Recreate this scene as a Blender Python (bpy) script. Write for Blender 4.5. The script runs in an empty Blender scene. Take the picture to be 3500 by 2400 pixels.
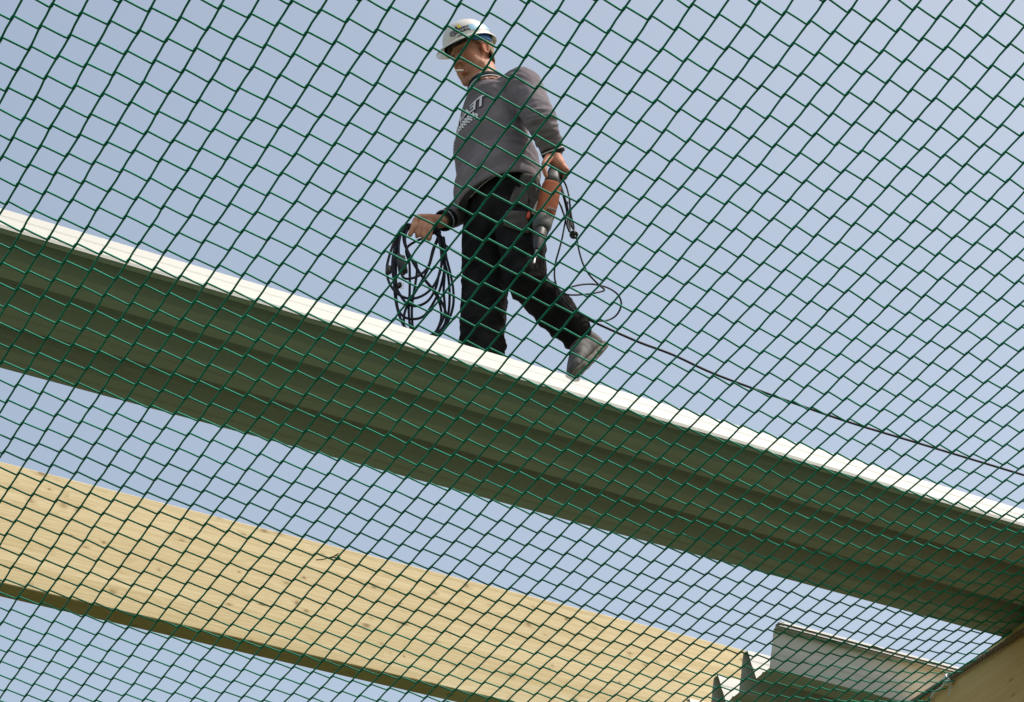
import bpy, bmesh, math, random
import numpy as np
from mathutils import Vector, Matrix, noise
from mathutils.bvhtree import BVHTree

random.seed(7); rng = np.random.default_rng(7)
scene = bpy.context.scene
COL = scene.collection

# ------------------------------------------------------------------ frame of the building
# building axes: d = along the roof sheets, m = across them (away from the viewer), z = up.
# The origin of the frame is the photographer's eye, 1.6 m above the ground.
YAW = math.radians(26.685)
EYE = 1.6
DX, DY = math.cos(YAW), math.sin(YAW)
FOC, PITCH = 7800.0, math.radians(36.1)     # focal length in pixels of the 3500 px wide photograph
CP, SP = math.cos(PITCH), math.sin(PITCH)

def ray(x, y):
    a = (x - 1750.0) / FOC; b = -(y - 1200.0) / FOC
    w = np.array([a, CP - b * SP, SP + b * CP])
    return np.array([w[0] * DX + w[1] * DY, -w[0] * DY + w[1] * DX, w[2]])   # (d, m, z)

def pm(x, y, m):  r = ray(x, y); return r * (m / r[1])
def pz(x, y, z):  r = ray(x, y); return r * (z / r[2])
def pd(x, y, d):  r = ray(x, y); return r * (d / r[0])
A = lambda *v: np.array(v, float)
def unit(v): v = np.asarray(v, float); return v / np.linalg.norm(v)
def w2f(v): return np.array([v[0] * DX + v[1] * DY, -v[0] * DY + v[1] * DX, v[2]])

# ------------------------------------------------------------------ mesh helpers
class MB:
    def __init__(s): s.v = []; s.f = []; s.n = 0; s.mi = []
    def add(s, v, f, mi=0):
        v = np.asarray(v, float); s.v.append(v)
        s.f += [tuple(int(i) + s.n for i in q) for q in f]; s.mi += [mi] * len(f); s.n += len(v); return s
    def verts(s): return np.concatenate(s.v) if s.v else np.zeros((0, 3))
    def box(s, lo, hi, mi=0, ax=None, c=None):
        P = np.array([[x, y, z] for x in (lo[0], hi[0]) for y in (lo[1], hi[1]) for z in (lo[2], hi[2])], float)
        if ax is not None: P = np.asarray(c) + P @ np.asarray(ax)
        F = [(0, 1, 3, 2), (4, 6, 7, 5), (0, 4, 5, 1), (2, 3, 7, 6), (0, 2, 6, 4), (1, 5, 7, 3)]
        if ax is not None and np.linalg.det(np.asarray(ax)) < 0: F = [q[::-1] for q in F]
        return s.add(P, F, mi)
    def tube(s, pts, r, seg=8, closed=False, mi=0, up=None):
        pts = np.asarray(pts, float); n = len(pts)
        r = np.broadcast_to(np.asarray(r, float), (n,))
        T = np.empty_like(pts)
        if closed: T = np.roll(pts, -1, 0) - np.roll(pts, 1, 0)
        else:
            T[1:-1] = pts[2:] - pts[:-2]; T[0] = pts[1] - pts[0]; T[-1] = pts[-1] - pts[-2]
        T /= np.linalg.norm(T, axis=1)[:, None] + 1e-12
        u = np.array(up if up is not None else ([0, 0, 1] if abs(T[0][2]) < .9 else [1, 0, 0]), float)
        V = []
        for i in range(n):
            u = u - T[i] * (u @ T[i]); u /= np.linalg.norm(u) + 1e-12
            w = np.cross(T[i], u)
            a = np.arange(seg) * 2 * math.pi / seg
            V.append(pts[i] + r[i] * (np.cos(a)[:, None] * u + np.sin(a)[:, None] * w))
        V = np.concatenate(V); F = []
        for i in range(n if closed else n - 1):
            j = (i + 1) % n
            for k in range(seg):
                l = (k + 1) % seg
                F.append((i * seg + k, i * seg + l, j * seg + l, j * seg + k))
        if not closed:
            F.append(tuple(range(seg))[::-1]); F.append(tuple((n - 1) * seg + k for k in range(seg)))
        return s.add(V, F, mi)
    def caps(s, a, b, ra, rb, seg=14, mi=0):
        a = np.asarray(a, float); b = np.asarray(b, float); t = unit(b - a)
        q = [math.radians(x) for x in (-86, -60, -30, 0)]
        P = [a + t * ra * math.sin(x) for x in q] + [b + t * rb * math.sin(-x) for x in q[::-1]]
        R = [ra * math.cos(x) for x in q] + [rb * math.cos(x) for x in q[::-1]]
        return s.tube(P, R, seg, mi=mi)
    def ell(s, c, ax, rad, seg=20, rg=12, mi=0):
        ax = np.asarray(ax, float); V = []; F = []
        for i in range(rg + 1):
            t = math.pi * i / rg
            t = min(max(t, .03), math.pi - .03)
            for k in range(seg):
                p = 2 * math.pi * k / seg
                V.append([math.sin(t) * math.cos(p) * rad[0], math.sin(t) * math.sin(p) * rad[1], math.cos(t) * rad[2]])
        for i in range(rg):
            for k in range(seg):
                l = (k + 1) % seg; F.append((i * seg + k, (i + 1) * seg + k, (i + 1) * seg + l, i * seg + l))
        F.append(tuple(range(seg))); F.append(tuple(rg * seg + k for k in range(seg))[::-1])
        if np.linalg.det(ax) < 0: F = [q[::-1] for q in F]
        return s.add(np.asarray(c) + np.array(V) @ ax, F, mi)
    def loft(s, rings, cap=True, mi=0):
        n = len(rings[0]); F = []; 
        for i in range(len(rings) - 1):
            for k in range(n):
                l = (k + 1) % n; F.append((i * n + k, i * n + l, (i + 1) * n + l, (i + 1) * n + k))
        if cap:
            F.append(tuple(range(n))[::-1]); F.append(tuple((len(rings) - 1) * n + k for k in range(n)))
        return s.add(np.concatenate(rings), F, mi)

def spline(pts, k=8, closed=False):
    P = np.asarray(pts, float); n = len(P); out = []
    g = lambda i: P[i % n] if closed else P[min(max(i, 0), n - 1)]
    for i in range(n if closed else n - 1):
        a, b, c, d = g(i - 1), g(i), g(i + 1), g(i + 2)
        for t in np.arange(k) / k:
            out.append(.5 * ((2 * b) + (-a + c) * t + (2 * a - 5 * b + 4 * c - d) * t * t + (-a + 3 * b - 3 * c + d) * t ** 3))
    if not closed: out.append(P[-1])
    return np.array(out)

def mesh_from(name, v, f, mats, mi=None, smooth=True):
    me = bpy.data.meshes.new(name)
    me.from_pydata([tuple(p) for p in v], [], f)
    for m in (mats if isinstance(mats, (list, tuple)) else [mats]): me.materials.append(m)
    if mi is not None and len(mats if isinstance(mats, (list, tuple)) else [mats]) > 1:
        me.polygons.foreach_set('material_index', mi)
    if smooth: me.polygons.foreach_set('use_smooth', [True] * len(me.polygons))
    me.update(); return me

def smooth_by_angle(me, deg=35):
    bm = bmesh.new(); bm.from_mesh(me)
    for e in bm.edges:
        if len(e.link_faces) == 2 and e.calc_face_angle(0) > math.radians(deg): e.smooth = False
    bm.to_mesh(me); bm.free()

def root_empty(name, org, label, cat, group=None):
    o = bpy.data.objects.new(name, None); COL.objects.link(o)
    o.empty_display_size = .1
    place(o, org); tag(o, label, cat, group); return o
def place(o, org):
    o.rotation_euler = (0, 0, YAW)
    o.location = (org[0] * DX - org[1] * DY, org[0] * DY + org[1] * DX, org[2] + EYE)
    o['_org'] = [float(x) for x in org]
def tag(o, label=None, cat=None, group=None, kind=None):
    for k, v in (('label', label), ('category', cat), ('group', group), ('kind', kind)):
        if v: o[k] = v
    return o
def build(name, mb, mat, parent=None, org=None, smooth=True, angle=None):
    v, f, mi = (mb.verts(), mb.f, mb.mi) if isinstance(mb, MB) else mb
    r = parent
    while r is not None and r.parent is not None: r = r.parent
    base = np.array(r['_org']) if r is not None else np.asarray(org if org is not None else (0, 0, 0), float)
    me = mesh_from(name, np.asarray(v) - base, f, mat, mi, smooth)
    if angle: smooth_by_angle(me, angle)
    o = bpy.data.objects.new(name, me); COL.objects.link(o)
    if parent is not None: o.parent = parent
    else: place(o, base)
    return o

def voxel(mb, size, smooth_it=4, fac=.5):
    """one continuous skin over overlapping volumes (frame coordinates in and out)"""
    me = mesh_from('tmp', mb.verts(), mb.f, [], None)
    o = bpy.data.objects.new('tmp', me); COL.objects.link(o)
    r = o.modifiers.new('r', 'REMESH'); r.mode = 'VOXEL'; r.voxel_size = size; r.adaptivity = 0
    if smooth_it:
        s = o.modifiers.new('s', 'SMOOTH'); s.iterations = smooth_it; s.factor = fac
    dg = bpy.context.evaluated_depsgraph_get(); dg.update()
    m2 = bpy.data.meshes.new_from_object(o.evaluated_get(dg))
    n = len(m2.vertices); v = np.empty(n * 3); m2.vertices.foreach_get('co', v); v = v.reshape(-1, 3)
    nn = np.empty(n * 3); m2.vertices.foreach_get('normal', nn)
    f = [tuple(p.vertices) for p in m2.polygons]
    bpy.data.objects.remove(o); bpy.data.meshes.remove(me); bpy.data.meshes.remove(m2)
    return v, f, nn.reshape(-1, 3)

# ------------------------------------------------------------------ materials
def mat(name, col=(.5, .5, .5), rough=.5, metal=0.0, spec=.5, coat=0.0):
    m = bpy.data.materials.new(name); m.use_nodes = True
    b = m.node_tree.nodes['Principled BSDF']
    b.inputs['Base Color'].default_value = (*col, 1); b.inputs['Roughness'].default_value = rough
    b.inputs['Metallic'].default_value = metal; b.inputs['Specular IOR Level'].default_value = spec
    b.inputs['Coat Weight'].default_value = coat
    return m
def nodes(m): return m.node_tree.nodes, m.node_tree.links, m.node_tree.nodes['Principled BSDF']
def N_(m, t, **kw):
    n = m.node_tree.nodes.new(t)
    for k, v in kw.items():
        if k in n.inputs.keys(): n.inputs[k].default_value = v
        else: setattr(n, k, v)
    return n
def vary(m, c1, c2, scale=(8, 8, 8), detail=4, bump=0.0, bscale=None, lo=.3, hi=.7, bdist=.002, attr=None):
    """two-tone noise colour plus bump in object space"""
    nt, L, b = nodes(m)
    tc = N_(m, 'ShaderNodeTexCoord'); mp = N_(m, 'ShaderNodeMapping'); mp.inputs['Scale'].default_value = scale
    L.new(tc.outputs['Object'], mp.inputs['Vector'])
    no = N_(m, 'ShaderNodeTexNoise', Scale=1.0, Detail=detail); L.new(mp.outputs[0], no.inputs['Vector'])
    cr = N_(m, 'ShaderNodeValToRGB'); cr.color_ramp.elements[0].position = lo; cr.color_ramp.elements[1].position = hi
    cr.color_ramp.elements[0].color = (*c1, 1); cr.color_ramp.elements[1].color = (*c2, 1)
    L.new(no.outputs['Fac'], cr.inputs[0]); out = cr.outputs[0]
    if attr:
        at = N_(m, 'ShaderNodeAttribute', attribute_name=attr)
        mx = N_(m, 'ShaderNodeMix', data_type='RGBA', blend_type='MULTIPLY'); mx.inputs['Factor'].default_value = 1
        L.new(out, mx.inputs[6]); L.new(at.outputs['Color'], mx.inputs[7]); out = mx.outputs[2]
    L.new(out, b.inputs['Base Color'])
    if bump:
        mp2 = N_(m, 'ShaderNodeMapping'); mp2.inputs['Scale'].default_value = bscale or scale
        L.new(tc.outputs['Object'], mp2.inputs['Vector'])
        n2 = N_(m, 'ShaderNodeTexNoise', Scale=1.0, Detail=3.0); L.new(mp2.outputs[0], n2.inputs['Vector'])
        bp = N_(m, 'ShaderNodeBump', Strength=bump, Distance=bdist); L.new(n2.outputs['Fac'], bp.inputs['Height'])
        L.new(bp.outputs[0], b.inputs['Normal'])
    return m

M = {}
M['net'] = vary(mat('net_green', rough=.6, spec=.15), (.004, .215, .15), (.010, .31, .215), (6, 6, 6), 3, .5, (260, 260, 260), bdist=.001)
M['rope'] = vary(mat('rope_fibre', rough=.9), (.17, .13, .105), (.32, .25, .21), (90, 90, 90), 3, .6, (200, 200, 200), bdist=.002)
M['tie'] = mat('white_tape', (.8, .8, .8), .3)
M['sheet'] = vary(mat('coated_steel', rough=.58, spec=.3), (.44, .452, .432), (.478, .49, .470), (.35, 11, 11), 6, 0, None, .25, .8)
M['skin'] = vary(mat('skin', rough=.6, spec=.15), (.36, .18, .125), (.46, .245, .17), (30, 30, 30), 4, .25, (160, 160, 160), bdist=.001, attr='tint')
M['skin'].node_tree.nodes['Principled BSDF'].inputs['Subsurface Weight'].default_value = .08
M['skin'].node_tree.nodes['Principled BSDF'].inputs['Subsurface Radius'].default_value = (.01, .004, .002)
M['hair'] = vary(mat('blond_hair', rough=.7), (.13, .085, .045), (.30, .21, .12), (140, 140, 40), 3, .7, (300, 300, 90), bdist=.002)
M['sweat'] = vary(mat('sweatshirt', rough=.95, spec=.1), (.128, .114, .132), (.19, .172, .192), (7, 7, 7), 6, .5, (240, 240, 240), .3, .75, bdist=.002)
M['rib'] = vary(mat('dark_ribbing', rough=.95, spec=.1), (.012, .014, .02), (.022, .024, .03), (60, 60, 60), 2, .5, (400, 400, 60), bdist=.002)
M['piping'] = mat('white_piping', (.55, .55, .57), .9)
M['trouser'] = vary(mat('black_work_trousers', rough=.95, spec=.05), (.005, .005, .006), (.022, .0215, .0225), (9, 9, 9), 6, .5, (260, 260, 260), .3, .8, bdist=.002)
M['pocket'] = vary(mat('grey_pocket', rough=.92, spec=.1), (.045, .043, .04), (.11, .106, .098), (14, 14, 14), 6, .5, (260, 260, 260), .3, .8, bdist=.002)
M['shoe'] = vary(mat('worn_leather', rough=.75, spec=.2), (.04, .04, .042), (.12, .118, .115), (24, 24, 24), 6, .5, (120, 120, 120), bdist=.002)
M['sole'] = vary(mat('dusty_sole', rough=.95, spec=.1), (.085, .08, .07), (.17, .158, .135), (40, 40, 40), 5, .6, (120, 120, 120), bdist=.003)
M['hat'] = vary(mat('white_hat_shell', rough=.22, spec=.5, coat=.4), (.56, .555, .54), (.62, .615, .60), (5, 5, 5), 4)
M['hatdark'] = mat('hat_lining', (.01, .011, .02), .7)
M['blue'] = mat('blue_band', (.015, .13, .42), .5)
M['lblue'] = mat('painted_sky_tint', (.22, .48, .66), .35)  # sky reflection on the hat shell, put into a colour
M['navy'] = mat('navy_ink', (.012, .014, .045), .8)
M['white'] = mat('white_ink', (.62, .62, .66), .8)
M['yellow'] = mat('yellow_ink', (.75, .6, .05), .5)
M['cable'] = mat('dark_blue_rubber', (.003, .007, .018), .6, 0, .25)
M['black'] = vary(mat('black_plastic', rough=.5), (.010, .011, .012), (.02, .021, .022), (40, 40, 40), 3)
M['pin'] = mat('nickel_pin', (.75, .74, .72), .25, 1.0)
M['orange'] = vary(mat('faded_orange_case', rough=.8, spec=.08), (.15, .043, .017), (.21, .064, .027), (20, 20, 20), 5, .2, (90, 90, 90), bdist=.001)
M['grey'] = vary(mat('grey_gear_case', rough=.55), (.028, .034, .034), (.06, .066, .064), (30, 30, 30), 4)
M['steel'] = mat('dark_steel', (.25, .26, .26), .35, .9)
M['paper'] = mat('cigarette_paper', (.85, .84, .82), .7)
M['red'] = mat('red_lacquer', (.62, .07, .03), .4)
M['rule'] = mat('pale_rule', (.55, .54, .48), .5)
M['eye'] = mat('shaded_eye', (.16, .14, .125), .3)  # eyeball darkened in its colour to stand for deep shade
M['twig'] = mat('dry_bark', (.06, .045, .035), .9)

def wood_mat(name, c_lo, c_hi, knot, rough=.62):
    m = mat(name, rough=rough, spec=.25); nt, L, b = nodes(m)
    tc = N_(m, 'ShaderNodeTexCoord'); sx = N_(m, 'ShaderNodeSeparateXYZ'); L.new(tc.outputs['Object'], sx.inputs[0])
    def mth(op, a, bb=None, c=None):
        n = N_(m, 'ShaderNodeMath', operation=op)
        for i, q in enumerate((a, bb, c)):
            if q is None: continue
            if isinstance(q, (int, float)): n.inputs[i].default_value = q
            else: L.new(q, n.inputs[i])
        return n.outputs[0]
    X, Y, Z = sx.outputs
    lam = mth('FLOOR', mth('DIVIDE', Z, .04))
    wn = N_(m, 'ShaderNodeTexWhiteNoise', noise_dimensions='1D'); L.new(lam, wn.inputs['W'])
    # each board of a lamella is finger jointed every few metres
    seg = mth('FLOOR', mth('ADD', mth('DIVIDE', X, 2.6), mth('MULTIPLY', wn.outputs['Value'], 7.0)))
    wn2 = N_(m, 'ShaderNodeTexWhiteNoise', noise_dimensions='2D')
    cb0 = N_(m, 'ShaderNodeCombineXYZ'); L.new(lam, cb0.inputs[0]); L.new(seg, cb0.inputs[1]); L.new(cb0.outputs[0], wn2.inputs['Vector'])
    off = mth('MULTIPLY', wn2.outputs['Value'], 31.0)
    cb = N_(m, 'ShaderNodeCombineXYZ'); L.new(mth('ADD', X, off), cb.inputs[0]); L.new(mth('ADD', Y, off), cb.inputs[1]); L.new(Z, cb.inputs[2])
    def nz(scale, detail=4.0, vec=None):
        mp = N_(m, 'ShaderNodeMapping'); mp.inputs['Scale'].default_value = scale; L.new(vec or cb.outputs[0], mp.inputs['Vector'])
        n = N_(m, 'ShaderNodeTexNoise', Scale=1.0, Detail=detail); L.new(mp.outputs[0], n.inputs['Vector']); return n
    # knots: one candidate per cell, about a third of them kept
    mp = N_(m, 'ShaderNodeMapping'); mp.inputs['Scale'].default_value = (13, 20, 20); L.new(cb.outputs[0], mp.inputs['Vector'])
    vo = N_(m, 'ShaderNodeTexVoronoi', Scale=1.0, Randomness=.9); L.new(mp.outputs[0], vo.inputs['Vector'])
    sc = N_(m, 'ShaderNodeSeparateColor'); L.new(vo.outputs['Color'], sc.inputs[0])
    size = mth('MULTIPLY', mth('SUBTRACT', sc.outputs[0], .66), 1.0)
    kd = mth('DIVIDE', vo.outputs['Distance'], mth('MAXIMUM', size, .0001))
    has = mth('GREATER_THAN', size, .015)
    dirt = nz((30, 60, 60), 3)
    kd2 = mth('ADD', kd, mth('MULTIPLY', mth('SUBTRACT', dirt.outputs['Fac'], .5), .9))
    core = mth('MULTIPLY', mth('SUBTRACT', 1.0, mth('SMOOTH_MIN', mth('MAXIMUM', mth('SUBTRACT', mth('MULTIPLY', kd2, 1.7), .7), 0.0), 1.0, .2)), has)
    halo = mth('MULTIPLY', mth('POWER', 2.718, mth('MULTIPLY', mth('MULTIPLY', kd, kd), -.55)), has)
    # grain bends round the knots
    wob = nz((1.6, 9, 9), 3)
    g = mth('ADD', mth('ADD', mth('MULTIPLY', Z, 95.0), mth('MULTIPLY', wob.outputs['Fac'], 12.0)), mth('MULTIPLY', halo, 3.0))
    ring = mth('MULTIPLY_ADD', mth('SINE', mth('MULTIPLY', g, 3.1)), .5, .5)
    fine = nz((5, 260, 260), 3); big = nz((.9, 7, 7), 4)
    t = mth('ADD', mth('ADD', mth('MULTIPLY', ring, .22), mth('MULTIPLY', fine.outputs['Fac'], .40)), mth('ADD', mth('MULTIPLY', big.outputs['Fac'], .5), mth('MULTIPLY', wn2.outputs['Value'], .34)))
    t = mth('SUBTRACT', t, .22)
    cr = N_(m, 'ShaderNodeValToRGB'); cr.color_ramp.elements[0].color = (*c_hi, 1); cr.color_ramp.elements[1].color = (*c_lo, 1)
    cr.color_ramp.elements[0].position = .15; cr.color_ramp.elements[1].position = .95
    L.new(t, cr.inputs[0])
    mx = N_(m, 'ShaderNodeMix', data_type='RGBA'); L.new(cr.outputs[0], mx.inputs[6]); mx.inputs[7].default_value = (c_lo[0] * .82, c_lo[1] * .76, c_lo[2] * .66, 1)
    L.new(mth('MULTIPLY', halo, .55), mx.inputs[0])
    mx2 = N_(m, 'ShaderNodeMix', data_type='RGBA'); L.new(mx.outputs[2], mx2.inputs[6]); mx2.inputs[7].default_value = (*knot, 1)
    L.new(mth('MULTIPLY', core, .62), mx2.inputs[0])
    # glue lines between the lamellas
    fr = mth('FRACT', mth('DIVIDE', Z, .04)); gl = mth('LESS_THAN', mth('MINIMUM', fr, mth('SUBTRACT', 1.0, fr)), .018)
    mx3 = N_(m, 'ShaderNodeMix', data_type='RGBA'); L.new(mx2.outputs[2], mx3.inputs[6]); mx3.inputs[7].default_value = (c_lo[0] * .62, c_lo[1] * .58, c_lo[2] * .5, 1)
    L.new(mth('MULTIPLY', gl, .35), mx3.inputs[0])
    L.new(mx3.outputs[2], b.inputs['Base Color'])
    bp = N_(m, 'ShaderNodeBump', Strength=.25, Distance=.002); L.new(mth('SUBTRACT', fine.outputs['Fac'], mth('MULTIPLY', core, .5)), bp.inputs['Height']); L.new(bp.outputs[0], b.inputs['Normal'])
    return m
M['spruce'] = wood_mat('spruce_glulam', (.52, .405, .20), (.73, .62, .385), (.17, .10, .045))
M['spruce2'] = wood_mat('spruce_main_beam', (.70, .48, .21), (.82, .61, .31), (.18, .10, .04))

# ------------------------------------------------------------------ ground
gm = vary(mat('rough_ground', rough=.95, spec=.1), (.042, .040, .017), (.078, .074, .031), (.35, .35, .35), 8, .6, (4, 4, 4), bdist=.05)
g = MB(); S = 300; nseg = 24
xs = np.linspace(-S, S, nseg + 1)
V = np.array([[x, y, -EYE] for x in xs for y in xs])
F = [(i * (nseg + 1) + j, (i + 1) * (nseg + 1) + j, (i + 1) * (nseg + 1) + j + 1, i * (nseg + 1) + j + 1) for i in range(nseg) for j in range(nseg)]
g.add(V, F); o = build('ground', g, gm); tag(o, 'bare trodden ground of the building site', 'ground', None, 'structure')

# ------------------------------------------------------------------ safety net (3-D surface, 97 mm mesh)
NC = np.array([[3.01681, -5.83886, 4.7408], [-0.18977, -2.87953, -0.32512], [-0.01217, -0.03332, 0.05184], [0.1125, -0.00274, 0.02747], [-0.08184, 0.00954, -0.02105], [2.87321, -0.38138, 0.27631], [-0.05132, -0.05252, -0.09321], [0.08031, -0.03167, 0.09534], [-0.13013, 0.08498, -0.11287], [-0.07381, 0.03937, -0.04099], [-0.07048, 0.00776, 0.16084], [0.05396, 0.16295, -0.06789], [-0.13353, -0.00227, 0.04667], [-0.0687, -0.02464, -0.05278], [0.11815, -0.02802, 0.07986]])
EX = [(a, b) for a in range(5) for b in range(5 - a)]
def netp(i, j):
    i = np.asarray(i, float); j = np.asarray(j, float); x = i / 30; y = j / 30
    q = np.stack([x ** a * y ** b for a, b in EX], -1) @ NC
    q = q.copy(); q[..., 1] *= -1
    # small irregularities of the hand-hung netting
    q[..., 2] +=   .003 * np.sin(i * .9 + j * .37) * np.sin(j * .71 - i * .2)
    q[..., 0] += .0012 * np.sin(i * 1.7 + j * 2.3); q[..., 1] += .0012 * np.sin(i * 2.1 - j * 1.3)
    return q
DROPE = 6.235
def tubes_fast(chains, radii, seg=6):
    """many polylines -> one vertex/face soup"""
    VV = []; FF = []; base = 0
    a = np.arange(seg) * 2 * math.pi / seg; ca, sa = np.cos(a), np.sin(a)
    for P, r in zip(chains, radii):
        n = len(P)
        if n < 2: continue
        T = np.empty_like(P); T[1:-1] = P[2:] - P[:-2]; T[0] = P[1] - P[0]; T[-1] = P[-1] - P[-2]
        T /= np.linalg.norm(T, axis=1)[:, None]
        up = np.array([0, 0, 1.0]); u = up - T * (T @ up)[:, None]; u /= np.linalg.norm(u, axis=1)[:, None]
        w = np.cross(T, u)
        V = P[:, None, :] + r[:, None, None] * (ca[None, :, None] * u[:, None, :] + sa[None, :, None] * w[:, None, :])
        VV.append(V.reshape(-1, 3))
        i = np.arange(n - 1)[:, None] * seg; k = np.arange(seg)[None, :]; l = (k + 1) % seg
        FF.append(np.stack([i + k, i + l, i + seg + l, i + seg + k], -1).reshape(-1, 4) + base)
        base += n * seg
    return np.concatenate(VV), np.concatenate(FF)
chains = []; rad = []
I0, I1, J0, J1 = -34, 46, -27, 33
R0 = .0036; RH = rng.uniform(.93, 1.07, 4000)
for j in range(J0, J1 + 1):             # family along d: arrives low on a knot, leaves high
    P = []; R = []
    for i in range(I0, I1):
        q0 = netp(i, j)
        if q0[0] > DROPE: break
        a = [netp(i - .085, j + .085), netp(i - .014, j + .08), netp(i, j), netp(i + .014, j - .08), netp(i + .085, j - .085)]
        rr = [1.0, 1.1, 1.45, 1.1, 1.0]
        a.append(netp(i + .5, j)); rr.append(.95)
        for q, k in zip(a, rr):
            if q[0] < DROPE: P.append(q); R.append(R0 * k)
    if len(P) > 2:
        e = netp(i - .2, j - .25 + .25 * math.sin(j * 2.7)); e[0] = DROPE + .012; P.append(e); R.append(R0)
        chains.append(np.array(P)); rad.append(np.array(R))
for i in range(I0, I1):                  # family along m
    P = []; R = []
    for j in range(J0, J1 + 1):
        q0 = netp(i, j)
        if q0[0] > DROPE:
            if len(P) > 2: chains.append(np.array(P)); rad.append(np.array(R))
            P = []; R = []; continue
        for t, k in ((-.13, 1.0), (-.05, 1.28), (0, 1.35), (.05, 1.28), (.13, 1.0)):
            P.append(netp(i + .012 * math.sin(3 * i + 5 * j), j + t)); R.append(R0 * k)
        P.append(netp(i + .006 * math.sin(i * 5.1 + j * 2.2), j + .5)); R.append(R0 * .95)
    if len(P) > 2: chains.append(np.array(P)); rad.append(np.array(R))
V, F = tubes_fast(chains, rad)
net = root_empty('safety_net', A(3.0, 5.8, 4.7), 'green knotted safety net stretched overhead below the roof beams', 'safety net')
me = bpy.data.meshes.new('netting')
VL = V - A(3.0, 5.8, 4.7)
me.vertices.add(len(VL)); me.vertices.foreach_set('co', VL.ravel())
me.loops.add(len(F) * 4); me.loops.foreach_set('vertex_index', F.ravel())
me.polygons.add(len(F)); me.polygons.foreach_set('loop_start', np.arange(len(F)) * 4); me.polygons.foreach_set('loop_total', np.full(len(F), 4))
me.update(calc_edges=True); me.polygons.foreach_set('use_smooth', np.ones(len(F), bool)); me.materials.append(M['net'])
o = bpy.data.objects.new('netting', me); COL.objects.link(o); o.parent = net
# border rope, three twisted yarns
RP = [pd(3700, 2030, 6.243), pd(3500, 2156, 6.243), pd(3400, 2222, 6.243), pd(3300, 2284, 6.243), pd(3220, 2333, 6.243), pd(3154, 2376, 6.243), pd(3060, 2440, 6.243), pd(2900, 2560, 6.243), pd(2700, 2720, 6.243)]
rp = spline(RP, 60); b = MB()
ln = np.concatenate([[0], np.cumsum(np.linalg.norm(np.diff(rp, axis=0), axis=1))])
for k in range(3):
    a = ln / .06 * 2 * math.pi + k * 2.094
    b.tube(rp + .0068 * np.stack([np.cos(a), 0 * a, np.sin(a)], 1), .0070, 8)
build('border_rope', b, M['rope'], net)
# white tape tie round the rope
tp = pd(3243, 2322, 6.238); b = MB()
td = unit(RP[4] - RP[3])
for k in range(5):
    u = A(1, 0, 0); w = np.cross(td, u); a = np.linspace(0, 2 * math.pi, 22)[:-1]
    c = tp + td * (k - 2) * .006 + rng.normal(0, .002, 3); r = .019 + .006 * rng.random()
    b.tube(c + r * (np.cos(a)[:, None] * u + np.sin(a)[:, None] * w) + (np.sin(a * 2 + k)[:, None] * td) * .008, .0042, 6, closed=True)
for k in range(3):
    q = tp + A(.012, 0, -.01); b.tube(spline([q, q + A(.012, .012 + .01 * k, -.016), q + A(.014, .034 + .008 * k, -.03 - .01 * k)], 6), [.004] * 12 + [.002], 6)
b.tube(spline([tp, pd(3215, 2352, 6.24), pd(3190, 2372, 6.243), pd(3178, 2398, 6.25), pd(3172, 2425, 6.25)], 8), .0055, 6)
build('tape_tie', b, M['tie'], net)
# twig caught in the mesh
q = netp(-1.6, 11.4)
q = pm(1148, 1906, 7.30); k = (netp(0, 9)[2])
b = MB()
for a_ in ([(1080, 1914), (1105, 1912), (1130, 1905), (1160, 1908)], [(1120, 1909), (1140, 1902), (1155, 1900), (1162, 1912), (1148, 1913)], [(1130, 1910), (1150, 1896), (1158, 1892)]):
    b.tube(spline([pm(x, y, 7.3) for x, y in a_], 6), .0022, 5)
o = build('twig', b, M['twig'], None, q); tag(o, 'dry dark twig caught in the net in front of the pale timber', 'twig')

# ------------------------------------------------------------------ roof sheets
H = 5.2
def profile(m0, z0, depth, ribs, first, pitch=.2807, lean=.0605, top=.041, near_lip=0.0):
    """cross-section points (m, z) of a trapezoidal sheet, with small stiffening grooves"""
    fl = pitch - 2 * lean - top; P = []
    def web(ma, za, mb_, zb):
        for t, o_ in ((0, 0), (.42, 0), (.48, .0022), (.60, .0022), (.66, 0)):
            P.append((ma + (mb_ - ma) * t + o_ * (1 if zb > za else -1), za + (zb - za) * t))
    def flat(ma, mb_, z):
        w = mb_ - ma
        for t, o_ in ((0, 0), (.4, 0), (.46, .006), (.54, .006), (.6, 0)): P.append((ma + w * t, z + o_))
    m = m0
    if first == 'up':                     # starts with a rounded lip curled under, then the web rises away
        P += [(m0 + .030, z0 - .001)] + [(m0 + .022 - .024 * math.sin(a), z0 + .024 - .025 * math.cos(a)) for a in np.radians([8, 22, 36, 50, 64, 78])]
        P = P[:-1]
        for r in range(ribs):
            web(m, z0, m + lean, z0 + depth); flat(m + lean, m + lean + top, z0 + depth)
            web(m + lean + top, z0 + depth, m + 2 * lean + top, z0); flat(m + 2 * lean + top, m + pitch, z0); m += pitch
        P.append((m, z0)); P.append((m + .012, z0 + .03))
    else:                                 # starts on the top flange, web drops first
        if near_lip: P.append((m - near_lip, z0 + depth - .004)); 
        for r in range(ribs):
            web(m, z0 + depth, m + lean, z0); flat(m + lean, m + lean + fl, z0)
            web(m + lean + fl, z0, m + 2 * lean + fl, z0 + depth); flat(m + 2 * lean + fl, m + pitch, z0 + depth); m += pitch
        P.append((m - top * .2, z0 + depth))
    return P
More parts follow.
